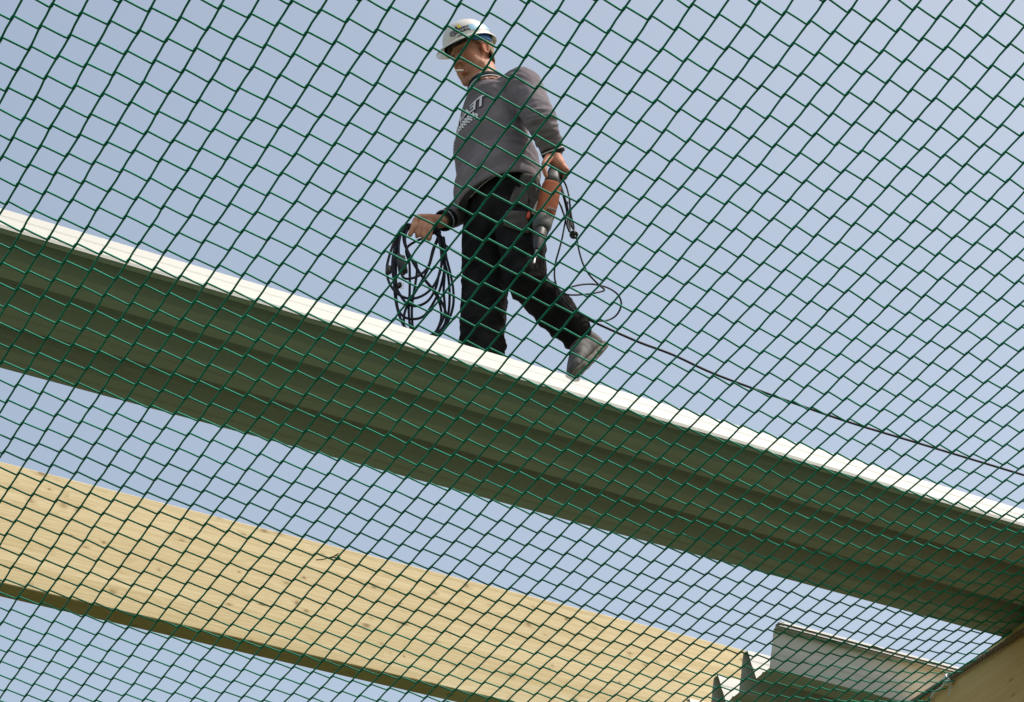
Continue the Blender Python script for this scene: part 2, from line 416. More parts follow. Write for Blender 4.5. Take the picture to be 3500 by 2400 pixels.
def sheet(name, P, d0, d1, label, group=None, th=.0014):
    n = len(P); b = MB()
    ds = [d0, d1]
    V = [(d, m, z) for d in ds for m, z in P]
    F = [(k, k + 1, n + k + 1, n + k) for k in range(n - 1)]
    b.add(V, F)
    o = build(name, b, M['sheet'], None, A(d0, P[0][0], P[0][1]), smooth=False)
    s = o.modifiers.new('t', 'SOLIDIFY'); s.thickness = th; s.offset = 1
    tag(o, label, 'edge strip' if name == 'edge_strip' else 'roof sheet', group); return o
sheet('roof_sheet', profile(6.524, H, .135, 3, 'up'), -2.5, 7.6, 'long white ribbed roof sheet the worker walks along')
sheet('roof_sheet', profile(8.054, H, .182, 3, 'down', near_lip=.03), 5.455, 8.6, 'short white ribbed roof sheet with open sawn end on the beam beside the pale timber')
names = ['lowest folded edge strip', 'second folded edge strip from the bottom', 'third folded edge strip from the bottom', 'third folded edge strip from the top', 'second folded edge strip from the top', 'topmost folded edge strip']
for k in range(6):
    z_ = H + .180 + .0062 * (k + 1); e_ = .004 * ((k * 7) % 3)
    sheet('edge_strip', [(8.016 + e_, z_ - .004), (8.018 + e_, z_), (8.050, z_), (8.056, z_ - .012), (8.072, z_ - .05), (8.078, z_ - .052)], 5.465 + .016 * ((k * 5) % 3), 8.6,
          'white ' + names[k] + ' of the bundle on the short roof sheet', 'folded edge strips in a bundle', .0016)

# ------------------------------------------------------------------ glued timber beams
def beam(name, d0, d1, m0, m1, z0, z1, material, label, ch=.004):
    b = MB(); w = ch
    if d1 - d0 > m1 - m0:
        R = [np.array([(d, m, z) for m, z in ((m0 + w, z0), (m1 - w, z0), (m1, z0 + w), (m1, z1 - w), (m1 - w, z1), (m0 + w, z1), (m0, z1 - w), (m0, z0 + w))]) for d in (d0, d1)]
    else:
        R = [np.array([(d, m, z) for d, z in ((d0 + w, z0), (d0, z0 + w), (d0, z1 - w), (d0 + w, z1), (d1 - w, z1), (d1, z1 - w), (d1, z0 + w), (d1 - w, z0))]) for m in (m0, m1)]
    b.loft(R)
    org = A((d0 + d1) / 2, (m0 + m1) / 2, z0)
    if d1 - d0 > m1 - m0:
        o = build(name, b, material, None, org, smooth=False)
    else:                                 # turn the object so that its grain runs along m
        v = b.verts() - org
        v = np.stack([v[:, 1], -v[:, 0], v[:, 2]], 1)
        me = mesh_from(name, v, b.f, material, None, False)
        o = bpy.data.objects.new(name, me); COL.objects.link(o); place(o, org); o.rotation_euler = (0, 0, YAW + math.pi / 2)
    tag(o, label, 'beam'); return o
beam('timber_purlin', -3.0, 6.46, 8.985, 9.110, H + .002, 5.828, M['spruce'], 'pale knotty laminated timber beam in sunlight below the roof sheet')
beam('main_beam', 6.262, 6.46, 3.5, 15.0, 4.2, H - .003, M['spruce2'], 'brown shaded main beam in the corner that carries the sheets')

# ------------------------------------------------------------------ the worker on the roof
TY = math.radians(4)                                  # the trunk is turned a little towards the viewer
FW, LF, UP = A(-math.cos(TY), -math.sin(TY), 0), A(math.sin(TY), -math.cos(TY), 0), A(0, 0, 1)     # walking direction, his left (towards the viewer), up
ORG = A(3.36, 6.80, 5.335)
man = root_empty('person', ORG, 'worker in a white hard hat, grey sweatshirt and black trousers walking along the roof sheet', 'person')

# --- head frame
hc = pm(1613, 188, 6.83)
to_cam = unit(-hc); right = w2f((1, 0, 0)); upc = unit(np.cross(to_cam, right)); upc *= np.sign(upc[2])
YAWH, EH, RH_ = math.radians(50), math.radians(25), math.radians(17)
upt = unit(upc * math.cos(EH) - to_cam * math.sin(EH) * 1.0)       # seen a little from below
hor = unit(to_cam - upt * (to_cam @ upt))
HF = unit(hor * math.cos(YAWH) - right * math.sin(YAWH))
HL = unit(np.cross(upt, HF)); HU = np.cross(HF, HL)
HU2 = HU * math.cos(RH_) - right * math.sin(RH_); HF = unit(HF - HU2 * (HF @ HU2)); HU = unit(HU2); HL = np.cross(HU, HF)
HA = np.stack([HF, HL, HU])
def hp(f, l, u): u = u * 1.32 if u < 0 else u; return hc + f * HF + l * HL + u * HU
HT = math.radians(6)                                   # the hat sits tipped forward
GF = HF * math.cos(HT) - HU * math.sin(HT); GU = HU * math.cos(HT) + HF * math.sin(HT)
def hg(f, l, u): return hc +   .98 * f * GF + .98 * l * HL + (u + .008) * GU

J = dict(nsh=A(3.378, 6.62, 6.865), fsh=A(3.345, 6.985, 6.89), neck=A(3.292, 6.80, 6.955), chest=A(3.315, 6.82, 6.74), waist=A(3.375, 6.815, 6.48), hip=A(3.385, 6.81, 6.27),
         nelb=pm(1850, 415, 6.46), nwri=pm(1890, 520, 6.51), felb=pm(1650, 690, 7.03), fwri=pm(1512, 757, 6.95),
         nhip=A(3.405, 6.70, 6.24), fhip=A(3.36, 6.91, 6.24), fknee=pm(1655, 1000, 6.87), fank=A(3.30, 6.85, 5.43),
         nknee=pm(1795, 955, 6.63), nank=pm(1990, 1166, 6.68))

# --- body: one continuous skin (head, neck, trunk, arms, hands, legs)
b = MB()
b.ell(hp(-.012, 0, .045), HA, (.099, .078, .098)); b.ell(hp(.020, 0, -.02), HA, (.074, .066, .09))
b.ell(hp(.024, 0, -.066), HA, (.066, .062, .055)); b.ell(hp(.070, 0, -.103), HA, (.022, .026, .019))
for s in (-1, 1):
    b.ell(hp(.058, s * .038, -.028), HA, (.030, .028, .028))
    b.caps(hp(.030, s * .058, -.062), hp(.064, s * .028, -.10), .025, .020)
    b.ell(hp(.036, s * .044, -.052), HA, (.042, .030, .052))
    b.caps(hp(.088, 0, .022), hp(.072, s * .042, .024), .014, .013)
    b.ell(hp(.106, s * .013, -.040), HA, (.011, .009, .008))
    b.ell(hp(-.004, s * .079, -.004), HA @ np.eye(3), (.020, .009, .032))
    a = np.linspace(0, 2 * math.pi, 25)[:-1]
    b.tube([hp(-.008 + .017 * math.cos(t) - .004 * math.sin(t), s * (.087 + .004 * -math.cos(t)), .002 + .031 * math.sin(t)) for t in a], .0052, 8, closed=True)
b.caps(hp(.093, 0, .012), hp(.117, 0, -.034), .0085, .0125); b.ell(hp(.104, 0, -.037), HA, (.014, .012, .010))
b.ell(hp(.094, 0, -.066), HA, (.011, .025, .0065)); b.ell(hp(.092, 0, -.078), HA, (.011, .021, .0075))
b.caps(hp(-.035, 0, -.05), J['neck'] + A(.012, 0, -.03), .060, .070)
b.caps(hp(.0, 0, -.08), J['neck'] + A(-.02, 0, -.01), .050, .060)
b.ell(J['chest'], np.eye(3), (.10, .15, .20)); b.ell(J['waist'], np.eye(3), (.10, .14, .2)); b.ell(J['hip'], np.eye(3), (.09, .13, .12))
b.caps(J['neck'], J['nsh'], .05, .05); b.caps(J['neck'], J['fsh'], .05, .05)
for s in 'nf':
    b.caps(J[s + 'sh'], J[s + 'elb'], .048, .040); b.caps(J[s + 'elb'], J[s + 'wri'], .040, .027)
    b.caps(J[s + 'hip'], J[s + 'knee'], .075, .055); b.caps(J[s + 'knee'], J[s + 'ank'], .05, .04)
# near (left) hand round the drill grip
W0 = J['nwri']
kn = [pm(1936, 583, 6.46), pm(1929, 575, 6.485), pm(1919, 566, 6.51), pm(1908, 560, 6.535)]
pc = pm(1897, 548, 6.50)
b.caps(W0, pc, .029, .036); b.caps(pc, pm(1912, 566, 6.485), .034, .030)
for k, q in enumerate(kn):
    b.caps(pc + (q - pc) * .15, q, .024, .0145)
    ln_ = (.95, 1.08, 1.0, .8)[3 - k]
    f1 = q + (pm(1930 - 8 * k, 612 - 3 * k, 6.49 + .02 * k) - q) * ln_
    f2 = f1 + (pm(1908 - 9 * k, 618 - 4 * k, 6.53 + .015 * k) - f1) * ln_
    f3 = f2 + (pm(1893 - 8 * k, 606 - 4 * k, 6.53 + .015 * k) - f2) * ln_
    b.caps(q, f1, .0132, .0116); b.caps(f1, f2, .0116, .0100); b.caps(f2, f3, .0092, .008)
t0, t1, t2, t3 = pm(1876, 540, 6.49), pm(1861, 562, 6.47), pm(1860, 582, 6.465), pm(1866, 601, 6.47)
b.caps(t0, t1, .020, .0145); b.caps(t1, t2, .013, .0115); b.caps(t2, t3, .0112, .009)
# far (right) hand round the coiled cable
W1 = J['fwri']
pc = pm(1462, 757, 6.945)
b.caps(W1, pc, .029, .034); b.caps(pc, pm(1434, 753, 6.935), .034, .028); b.caps(pm(1466, 768, 6.93), pm(1428, 766, 6.925), .026, .022)
kx = [(1416, 764), (1434, 763), (1452, 766), (1468, 771)]
tips = [(1403, 800), (1428, 803), (1449, 810), (1467, 815)]
for k in range(4):
    q = pm(*kx[k], 6.905 + .004 * k); e = pm(*tips[k], 6.895)
    b.caps(pm(1450, 757, 6.94), q, .020, .0125)
    mid = q + (e - q) * .5 + A(0, -.010, 0)
    end = e + A(.006, .022, .008)
    b.caps(q, mid, .0140, .0126); b.caps(mid, e, .0126, .0116); b.caps(e, end, .0112, .009)
t1, t2, t3 = pm(1440, 742, 6.915), pm(1419, 752, 6.895), pm(1424, 771, 6.885)
b.caps(pm(1470, 750, 6.93), t1, .018, .015); b.caps(t1, t2, .0135, .0118); b.caps(t2, t3, .0115, .0092)
v, f, nn = voxel(b, .0042, 5, .5)
body = build('body', (v, f, None), M['skin'], man)
# natural tints of lips, ears, cheeks, stubble and brows; painted eye and nostril shade
hv = (v - hc) @ HA.T; hv[:, 2] = np.where(hv[:, 2] < 0, hv[:, 2] / 1.32, hv[:, 2])
col = np.ones((len(v), 4))
def blob(c, r, tint):
    w = np.exp(-(((hv - np.array(c)) / np.array(r)) ** 2).sum(1))[:, None]; col[:, :3] *= 1 + (np.array(tint) - 1) * np.clip(w, 0, 1)
for c, r, t in (((.105, 0, -.066), (.014, .022, .006), (.80, .45, .42)), ((.103, 0, -.079), (.014, .019, .007), (.85, .48, .45)),
                ((0, .088, 0), (.03, .02, .035), (1.1, .70, .62)), ((0, -.088, 0), (.03, .02, .035), (1.1, .70, .62)),
                ((.07, .05, -.03), (.03, .025, .025), (1.0, .80, .76)), ((.07, -.05, -.03), (.03, .025, .025), (1.0, .80, .76)),
                ((.06, 0, -.10), (.05, .06, .025), (.82, .80, .76)), ((.10, 0, -.055), (.02, .03, .007), (.85, .82, .78)),
                ((.088, .034, .034), (.02, .02, .0055), (.50, .42, .32)), ((.088, -.034, .034), (.02, .02, .0055), (.50, .42, .32)),
                ((.108, .010, -.047), (.006, .005, .005), (.35, .25, .22)), ((.108, -.010, -.047), (.006, .005, .005), (.35, .25, .22)),
                ((.08, .033, .006), (.02, .018, .006), (.55, .45, .40)), ((.08, -.033, .006), (.02, .018, .006), (.55, .45, .40))): blob(c, r, t)
hand_v = np.linalg.norm(v - J['nwri'], axis=1) < .22
col[hand_v, :3] *= (1.02, .88, .84)
ca = body.data.color_attributes.new('tint', 'FLOAT_COLOR', 'POINT'); ca.data.foreach_set('color', col.ravel())
for s in (-1, 1):
    e = MB(); e.ell(hp(.0765, s * .033, .007), HA, (.0115, .0125, .0085), 14, 8); build('eye', e, M['eye'], man)
    e = MB(); e.ell(hp(.0845, s * .033 - .001, .0045), HA, (.0045, .005, .005), 10, 6); build('iris', e, M['hatdark'], man)

# --- short blond hair: a shell over the back and sides of the skull
b = MB(); nu, nv = 40, 16; rings = []
for i in range(nv):
    R = []
    for k in range(nu):
        a = 2 * math.pi * k / nu - math.pi                     # 0 = face
        fr = abs(a) / math.pi
        lo = .055 if fr < .28 else (.055 - (fr - .28) / .16 * .05 if fr < .44 else (.0 if fr < .56 else -.0 - (fr - .56) / .2 * .04 if fr < .76 else -.04))
        u = lo + (.125 - lo) * i / (nv - 1)
        rr = math.sqrt(max(1 - ((u - .045) / .104) ** 2, .02)) if u > .0 else .90 - (-u) * 2.2
        rf = .1045 * rr; rl = .084 * rr
        R.append(hp(-.012 + rf * math.cos(a), rl * math.sin(a), u))
    rings.append(np.array(R))
b.loft(rings, cap=False); o = build('hair', b, M['hair'], man)
s = o.modifiers.new('t', 'SOLIDIFY'); s.thickness = .007; s.offset = 1

# --- clothing helpers
def wrinkle(v, nn, fields):
    out = v.copy()
    for n in range(len(v)):
        p = v[n]; d = 0
        for c, r, amp, fdir, freq, ph in fields:
            q = p - c; w = math.exp(-(q @ q) / (r * r))
            if w < .02: continue
            al = q @ fdir; pe = q - fdir * al
            z1 = noise.noise(Vector(pe * 7 + fdir * (al * freq * 1.25) + fdir * ph)); z2 = noise.noise(Vector(pe * 12 + fdir * (al * freq * 2.3) - fdir * ph))
            d += 1.5 * amp * w * ((.45 - 2.0 * abs(z1)) + .35 * (.4 - 1.8 * abs(z2)))
        d += .0035 * noise.noise(Vector(p * 8.0)) + .0018 * noise.noise(Vector(p * 21.0))
        out[n] = p + nn[n] * d
    return out

def ering(c, a, bdep, n=28, tilt=0.0, nrm=None):
    a_ = np.arange(n) * 2 * math.pi / n
    P = np.asarray(c) + np.outer(np.cos(a_) * bdep, FW) + np.outer(np.sin(a_) * a, LF)
    P[:, 2] += tilt * np.cos(a_)
    return P[::1]

# --- sweatshirt (torso + both sleeves, one garment)
b = MB()
rings = [ering(J['hip'] + A(-.03, 0, .10), .215, .165, tilt=-.035), ering(J['hip'] + A(-.032, 0, .16), .225, .178, tilt=-.02), ering(J['waist'] + A(-.018, 0, .05), .218, .166),
         ering(J['chest'] + A(.008, 0, -.09), .207, .148), ering(J['chest'] + A(.014, 0, .03), .205, .138), ering(J['chest'] + A(.012, 0, .12), .198, .122), ering(J['neck'] + A(.02, 0, -.07), .15, .115), ering(J['neck'] + A(.01, 0, -.01), .085, .085)]
b.loft(rings)
b.caps(J['neck'] + A(.03, -.02, -.05), J['nsh'] + A(0, .01, .0), .066, .088); b.caps(J['neck'] + A(.03, .02, -.05), J['fsh'] + A(0, -.01, 0), .066, .076)
b.caps(J['nsh'] + A(0, 0, 0), J['nelb'], .086, .069); b.caps(J['nelb'], J['nwri'] + (J['nelb'] - J['nwri']) * .12, .070, .053)
b.caps(J['fsh'], J['felb'], .076, .066); b.caps(J['felb'], J['fwri'] + (J['felb'] - J['fwri']) * .16, .068, .048)
v, f, nn = voxel(b, .0068, 5, .5)
ax_n = unit(J['nwri'] - J['nelb']); ax_u = unit(J['nelb'] - J['nsh']); ax_f = unit(J['fwri'] - J['felb'])
v = wrinkle(v, nn, [(J['nelb'] + ax_n * .03, .12, .0065, unit(ax_n + .3 * FW), 26, 0), (J['nwri'] - ax_n * .06, .07, .006, ax_n, 34, 5), (J['nsh'] + A(-.05, 0, -.03), .11, .007, unit(A(1, .3, .35)), 22, 3),
                    (J['felb'] + ax_f * .08, .13, .006, unit(ax_f + A(0, 0, .4)), 26, 9), (J['waist'] + A(-.05, -.15, 0), .17, .0055, unit(A(.25, .1, 1)), 12, 2), (J['waist'] + A(-.17, 0, .05), .16, .005, unit(A(.1, .5, 1)), 11, 4), (J['nelb'] - ax_u * .1, .1, .004, unit(ax_u + .5 * FW), 20, 7)])
sweat = build('sweatshirt', (v, f, None), M['sweat'], man)
bvh = BVHTree.FromPolygons([Vector(p) for p in v], f)
def band(name, c, ax, ra, rb, w, m, parent, off=0.0, seg=26, ref=None):
    """knitted band round a limb; ra along ref, rb across"""
    ax = unit(ax); u = unit(np.cross(ax, ref if ref is not None else (0, .3, 1))); wv = np.cross(ax, u)
    R = []
    for t, k in ((-.5, .97), (-.42, 1.03), (.42, 1.03), (.5, .97)):
        a = np.arange(seg) * 2 * math.pi / seg
        R.append(np.asarray(c) + ax * (w * t + off) + k * (ra * np.cos(a)[:, None] * u + rb * np.sin(a)[:, None] * wv))
    mb = MB(); mb.loft(R, cap=False); o = build(name, mb, m, parent, angle=60)
    s = o.modifiers.new('t', 'SOLIDIFY'); s.thickness = .004; s.offset = -1; return o
c0 = J['nwri'] - ax_n * .018
band('cuff', c0, ax_n, .050, .050, .062, M['rib'], sweat); band('cuff_stripe', c0, ax_n, .0525, .0525, .006, M['piping'], sweat, .012)
c1 = J['fwri'] - ax_f * .03
band('cuff', c1, ax_f, .045, .045, .06, M['rib'], sweat); band('cuff_stripe', c1, ax_f, .047, .047, .005, M['piping'], sweat, .012)
nk = unit(hp(-.02, 0, -.06) - J['neck']); cc = J['neck'] + A(.004, 0, .004)
band('collar', cc, nk, .083, .088, .040, M['rib'], sweat, 0, 30); band('collar_piping', cc, nk, .080, .085, .005, M['piping'], sweat, .021, 30); band('collar_piping', cc, nk, .0875, .0925, .005, M['piping'], sweat, -.019, 30)
# hem: loose rib at the bottom edge
R = []
for dz, k in ((.0, 1.0), (.012, 1.02), (.045, 1.02), (.055, .99)):
    R.append(ering(J['hip'] + A(-.03, 0, .075 + dz), .212 * k, .163 * k, 40, tilt=-.037))
mb = MB(); mb.loft(R, cap=False); o = build('hem', mb, M['sweat'], sweat); s = o.modifiers.new('t', 'SOLIDIFY'); s.thickness = .006; s.offset = -1
# printed lettering across the chest, laid onto the cloth
def text_mesh(body_, size, res=2, shear=0.0, offset=0.0):
    cu = bpy.data.curves.new('t', 'FONT'); cu.body = body_; cu.size = size; cu.align_x = 'CENTER'; cu.resolution_u = res; cu.shear = shear; cu.offset = offset; cu.space_character = .92
    o = bpy.data.objects.new('t', cu); COL.objects.link(o)
    dg = bpy.context.evaluated_depsgraph_get(); dg.update()
    me = bpy.data.meshes.new_from_object(o.evaluated_get(dg)); bpy.data.objects.remove(o); bpy.data.curves.remove(cu)
    bm = bmesh.new(); bm.from_mesh(me); bpy.data.meshes.remove(me)
    for _ in range(3):
        es = [e for e in bm.edges if e.calc_length() > size * .12]
        if not es: break
        bmesh.ops.subdivide_edges(bm, edges=es, cuts=1)
        bmesh.ops.triangulate(bm, faces=bm.faces[:])
    P = np.array([v.co[:2] for v in bm.verts]); F = [tuple(v.index for v in q.verts) for q in bm.faces]; bm.free(); return P, F
def press(P2, F, origin, ex, ey, tree, dirn, lift):
    out = []; ok = []
    for x, y in P2:
        o_ = Vector(origin + ex * x + ey * y - dirn * .35)
        h, n_, i_, d_ = tree.ray_cast(o_, Vector(dirn))
        if h is None: h = Vector(origin + ex * x + ey * y); ok.append(False)
        else: ok.append(True)
        out.append(np.array(h) - dirn * lift)
    F = [q for q in F if all(ok[i] for i in q)]
    return np.array(out), F
pc = pm(1620, 432, 6.83); dirn = -FW; EXX = LF.copy(); EYY = A(0, 0, 1)
def printed(name, P2, F, m, lift, parent, org=pc, dr=dirn, ex=EXX, ey=EYY, tree=bvh):
    v_, f_ = press(P2, F, org, ex, ey, tree, dr, lift)
    mb = MB(); mb.add(v_, f_); return build(name, mb, m, parent, smooth=False)
Pn, Fn = text_mesh('TEAVIZY',   .09, 2, .18, .007); Pw, Fw = text_mesh('TEAVIZY',   .09, 2, .18, .0022)
jag = lambda P: np.stack([P[:, 0] * -.92, P[:, 1] * (1.0 + .18 * np.sin(P[:, 0] * 37)) + .02 * np.abs(P[:, 0]) * 1.5], 1)
printed('print', jag(Pn), Fn, M['navy'], .0035, sweat); printed('print', jag(Pw), Fw, M['white'], .0055, sweat)
# flame-like white bars under the lettering
mb = MB(); P2 = []; F2 = []
for k in range(16):
    x0 = -.18 + k * .0175
    n_ = 7; base = len(P2)
    for t in range(n_):
        u = t / (n_ - 1); x = x0 + .045 * u + .006 * math.sin(u * 9 + k); y = -.010 - .062 * u + .02 * abs(x0)
        w = .0048 * math.sin(math.pi * min(u * .9 + .12, 1)) + .001
        P2 += [(x - w, y), (x + w, y + .004)]
    for t in range(n_ - 1): F2.append((base + 2 * t, base + 2 * t + 1, base + 2 * t + 3, base + 2 * t + 2))
printed('print', P2, F2, M['white'], .0045, sweat)

# --- trousers
b = MB()
b.loft([ering(J['hip'] + A(0, 0, -.16), .13, .10), ering(J['hip'] + A(.004, 0, -.07), .195, .15), ering(J['hip'] + A(0, 0, .03), .195, .15), ering(J['waist'] + A(0, 0, -.04), .18, .14), ering(J['waist'] + A(0, 0, .03), .17, .13)])
b.caps(J['fhip'], J['fknee'], .118, .096); b.caps(J['fknee'], J['fank'], .096, .100)
b.caps(J['nhip'] + A(0, .01, 0), J['nknee'], .118, .088); b.caps(J['nknee'], J['nank'] + (J['nknee'] - J['nank']) * .16, .088, .078)
b.ell(J['nhip'] + A(.055, .04, -.03), np.eye(3), (.10, .10, .11))
v, f, nn = voxel(b, .0068, 5, .5)
a1 = unit(J['nank'] - J['nknee']); a2 = unit(J['fank'] - J['fknee'])
v = wrinkle(v, nn, [(J['nknee'], .15, .012, unit(a1 + A(.2, .2, -.5)), 13, 1), (J['nank'] - a1 * .09, .12, .013, unit(a1 + .4 * LF), 15, 3), (J['fknee'], .17, .010, a2, 12, 5), (J['fank'] - a2 * .1, .16, .014, unit(a2 + .5 * FW), 13, 7), (J['hip'] + A(0, -.1, -.14), .16, .012, unit(A(.6, .2, 1)), 11, 9), ((J['nknee'] + J['nank']) / 2, .14, .009, unit(a1 + .8 * LF), 12, 11)])
trou = build('trousers', (v, f, None), M['trouser'], man)
tb = BVHTree.FromPolygons([Vector(p) for p in v], f)
vray = lambda x, y: unit(ray(x, y))
def patch(name, corners, m, th, parent, n=9, tree=None, bulge=.0, wob=.0):
    """a sewn-on piece of cloth lying on the garment: corners are a quad, laid onto the cloth from the outside"""
    c = [np.array(q, float) for q in corners]; V = []; F = []
    for i in range(n):
        for k in range(n):
            u, w = i / (n - 1), k / (n - 1)
            x = (1 - w) * ((1 - u) * c[0] + u * c[1]) + w * ((1 - u) * c[3] + u * c[2])
            r_ = vray(*x); h, n2, i2, d2 = (tree or tb).ray_cast(Vector(r_ * 6), Vector(r_))
            p = np.array(h) if h is not None else r_ * 9.6
            e = 4 * u * (1 - u) * 4 * w * (1 - w)
            V.append((p, r_, bulge * min(1, e * 1.6) + wob * noise.noise(Vector((u * 5, w * 5, len(V) % 3)))))
    P = [p - r_ * (th + bb) for p, r_, bb in V]
    F = [(i * n + k, i * n + k + 1, (i + 1) * n + k + 1, (i + 1) * n + k) for i in range(n - 1) for k in range(n - 1)]
    mb = MB(); mb.add(P, F); o = build(name, mb, m, parent)
    s = o.modifiers.new('t', 'SOLIDIFY'); s.thickness = .005; s.offset = 1; return o
patch('pocket', [(1762, 640), (1800, 648), (1806, 705), (1740, 695)], M['pocket'], .006, trou, bulge=.006, wob=.004)
patch('pocket', [(1732, 722), (1800, 726), (1806, 800), (1722, 772)], M['pocket'], .006, trou, bulge=.010, wob=.005)
# hanging tool pocket on the near hip
hpk = [(1800, 590, .0), (1848, 600, .03), (1856, 640, .055), (1850, 700, .07), (1836, 775, .08), (1812, 822, .075), (1792, 845, .07)]
b = MB(); R = []
for q0, q1, th in (((1786, 588), (1846, 598), .02), ((1784, 640), (1858, 640), .03), ((1786, 700), (1852, 702), .036), ((1788, 760), (1840, 772), .034), ((1786, 806), (1818, 814), .026), ((1786, 840), (1798, 846), .010)):
    A0 = pm(*q0, 6.595); B0 = pm(*q1, 6.60); c = (A0 + B0) / 2; hw = np.linalg.norm(B0 - A0) / 2; ux = unit(B0 - A0); uy = A(0, 1, 0)
    a = np.arange(20) * 2 * math.pi / 20
    R.append(c + hw * np.sign(np.cos(a))[:, None] * (np.abs(np.cos(a)) ** .7)[:, None] * ux + (th * np.sin(a))[:, None] * uy + A(0, .02, 0))
b.loft(R); v, f, nn = voxel(b, .006, 3); v = wrinkle(v, nn, [(pm(1820, 760, 6.58), .12, .005, unit(A(.5, 0, 1)), 20, 2)])
build('tool_pocket', (v, f, None), M['pocket'], trou)
# drawstring of the sweatshirt hem, hanging over the trousers
b = MB(); pts = []
for x, y in ((1712, 590), (1660, 622), (1625, 655), (1607, 676)):
    r_ = vray(x, y); h = None
    best = 12
    for t_ in (bvh, tb):
        h, n2, i2, d2 = t_.ray_cast(Vector(r_ * 6), Vector(r_))
        if h is not None: best = min(best, 6 + d2)
    pts.append(r_ * (best - .012))
b.tube(spline(pts, 6), .0022, 6); build('drawstring', b, M['piping'], sweat)

# --- shoes
def shoe(toe, heel, upv, parent, label=None):
    """toe/heel: bottom points of the sole; upv: direction from the sole into the foot"""
    ax = unit(toe - heel); L = np.linalg.norm(toe - heel); upv = unit(upv - ax * (upv @ ax)); sd_ = np.cross(upv, ax)
    ts = np.linspace(0, 1, 15)
    wid = np.interp(ts, [0, .06, .2, .45, .7, .88, .96, 1], [.024, .041, .046, .044, .057, .051, .037, .019])
    def ring(t, w, h0, h1, sq=.6, n=20):
        a = np.arange(n) * 2 * math.pi / n
        x = np.sign(np.cos(a)) * np.abs(np.cos(a)) ** sq * w; y = (h0 + h1) / 2 + np.sign(np.sin(a)) * np.abs(np.sin(a)) ** sq * (h1 - h0) / 2
        return heel + ax * (L * t) + x[:, None] * sd_ + y[:, None] * upv
    s_ = MB(); s_.loft([ring(t, w, .004 * math.cos(t * 60) ** 2 + (.018 if .36 < t < .48 else 0) + (.02 * ((t - .85) / .15) ** 2 if t > .85 else 0), .036 - .006 * math.sin(t * 3.1), .45) for t, w in zip(ts, wid)])
    u = MB(); top = np.interp(ts, [0, .05, .25, .42, .6, .8, .93, 1], [.085, .125, .135, .122, .096, .076, .062, .046])
    u.loft([ring(t, w * .95, .026, h, .8) for t, w, h in zip(ts[0:], wid, top)])
    u.caps(heel + ax * L * .20 + upv * .08, heel + ax * L * .21 + upv * .185 , .046, .047)
    v, f, nn = voxel(u, .005, 3); v = wrinkle(v, nn, [(heel + ax * L * .6 + upv * .07, .06, .0012, ax, 40, 2), (heel + ax * L * .3 + upv * .1, .05, .0012, upv, 40, 6)])
    o = build('shoe', (v, f, None), M['shoe'], parent); build('sole', s_, M['sole'], o, angle=50)
    l = MB()
    for k in range(4):
        c = heel + ax * L * (.40 + .07 * k) + upv * (.118 - .011 * k)
        l.tube(spline([c - sd_ * .03 - upv * .016, c - sd_ * .012 + upv * .004, c + sd_ * .012 + upv * .004 + ax * .008, c + sd_ * .03 - upv * .016], 5), .0026, 6)
    build('laces', l, M['black'], o); return o
toe = pm(1980, 1290, 6.572); heel = pm(2072, 1196, 6.71)
shoe(toe, heel, unit(pm(1925, 1190, 6.62) - (toe + heel) / 2), man)
fz = 5.2 + .135
shoe(A(3.30 - .19, 6.83, fz), A(3.30 + .09, 6.86, fz), UP, man)

# --- hard hat
def dome(rf, rl, ru, u0, n=40, rg=12, off=0.0):
    R = []
    for i in range(rg + 1):
        t = i / rg * math.pi / 2
        c_, s_ = math.cos(t) ** .82, math.sin(t)
        a = np.arange(n) * 2 * math.pi / n
        ridge = 1 + .035 * np.exp(-(np.sin(a) / .22) ** 2) * s_
        R.append(np.array([hg(-.006 + rf * max(c_, .02) * math.cos(q), rl * max(c_, .02) * math.sin(q), u0 + ru * s_ * k) for q, k in zip(a, ridge)]))
    return R
TH = math.radians(4)
hat = MB(); U0 = .052
hat.loft(dome(.128, .108, .108, U0), cap=False)
n = 40; a = np.arange(n) * 2 * math.pi / n
def brim(k, du):
    ext = .012 + .052 * np.clip(np.cos(a), 0, 1) ** 1.6 + .010 * np.clip(-np.cos(a), 0, 1) ** 3
    dr = -.006 - .022 * np.clip(np.cos(a), 0, 1) ** 1.5 * 1.0 - .010 * np.clip(-np.cos(a), 0, 1)
    return np.array([hg(-.006 + (.128 + e * k) * math.cos(q), (.108 + e * k * .8) * math.sin(q), U0 + d_ * k + du) for q, e, d_ in zip(a, ext, dr)])
hat.loft([brim(0, 0), brim(.5, .001), brim(1, 0), brim(1.02, -.004), brim(.98, -.007), brim(.5, -.005), brim(0, -.004)], cap=False)
hatr = build('hard_hat', hat, M['hat'], man, angle=50)
inn = MB(); inn.loft(dome(.1245, .1045, .104, U0 - .003), cap=False); build('lining', inn, M['hatdark'], hatr)
bd = MB(); R = []
for dz, k in ((-.03, 1.0), (-.026, 1.02), (.008, 1.02), (.012, 1.0)):
    R.append(np.array([hg(-.008 + .113 * k * math.cos(q), .0935 * k * math.sin(q), U0 + dz + .012 - .012 * (math.cos(q) < -.2)) for q in a]))
bd.loft(R, cap=False); o = build('headband', bd, M['hatdark'], hatr); s = o.modifiers.new('t', 'SOLIDIFY'); s.thickness = .003
bd = MB(); R = []
aa = np.linspace(math.radians(62), math.radians(175), 24)
top_ = [hg(-.008 + .1165 * math.cos(q), .0965 * math.sin(q), U0 - .004) for q in aa]; bot_ = [hg(-.008 + .113 * math.cos(q), .0935 * math.sin(q), U0 - .030 - .012 * i / 23) for i, q in enumerate(aa)]
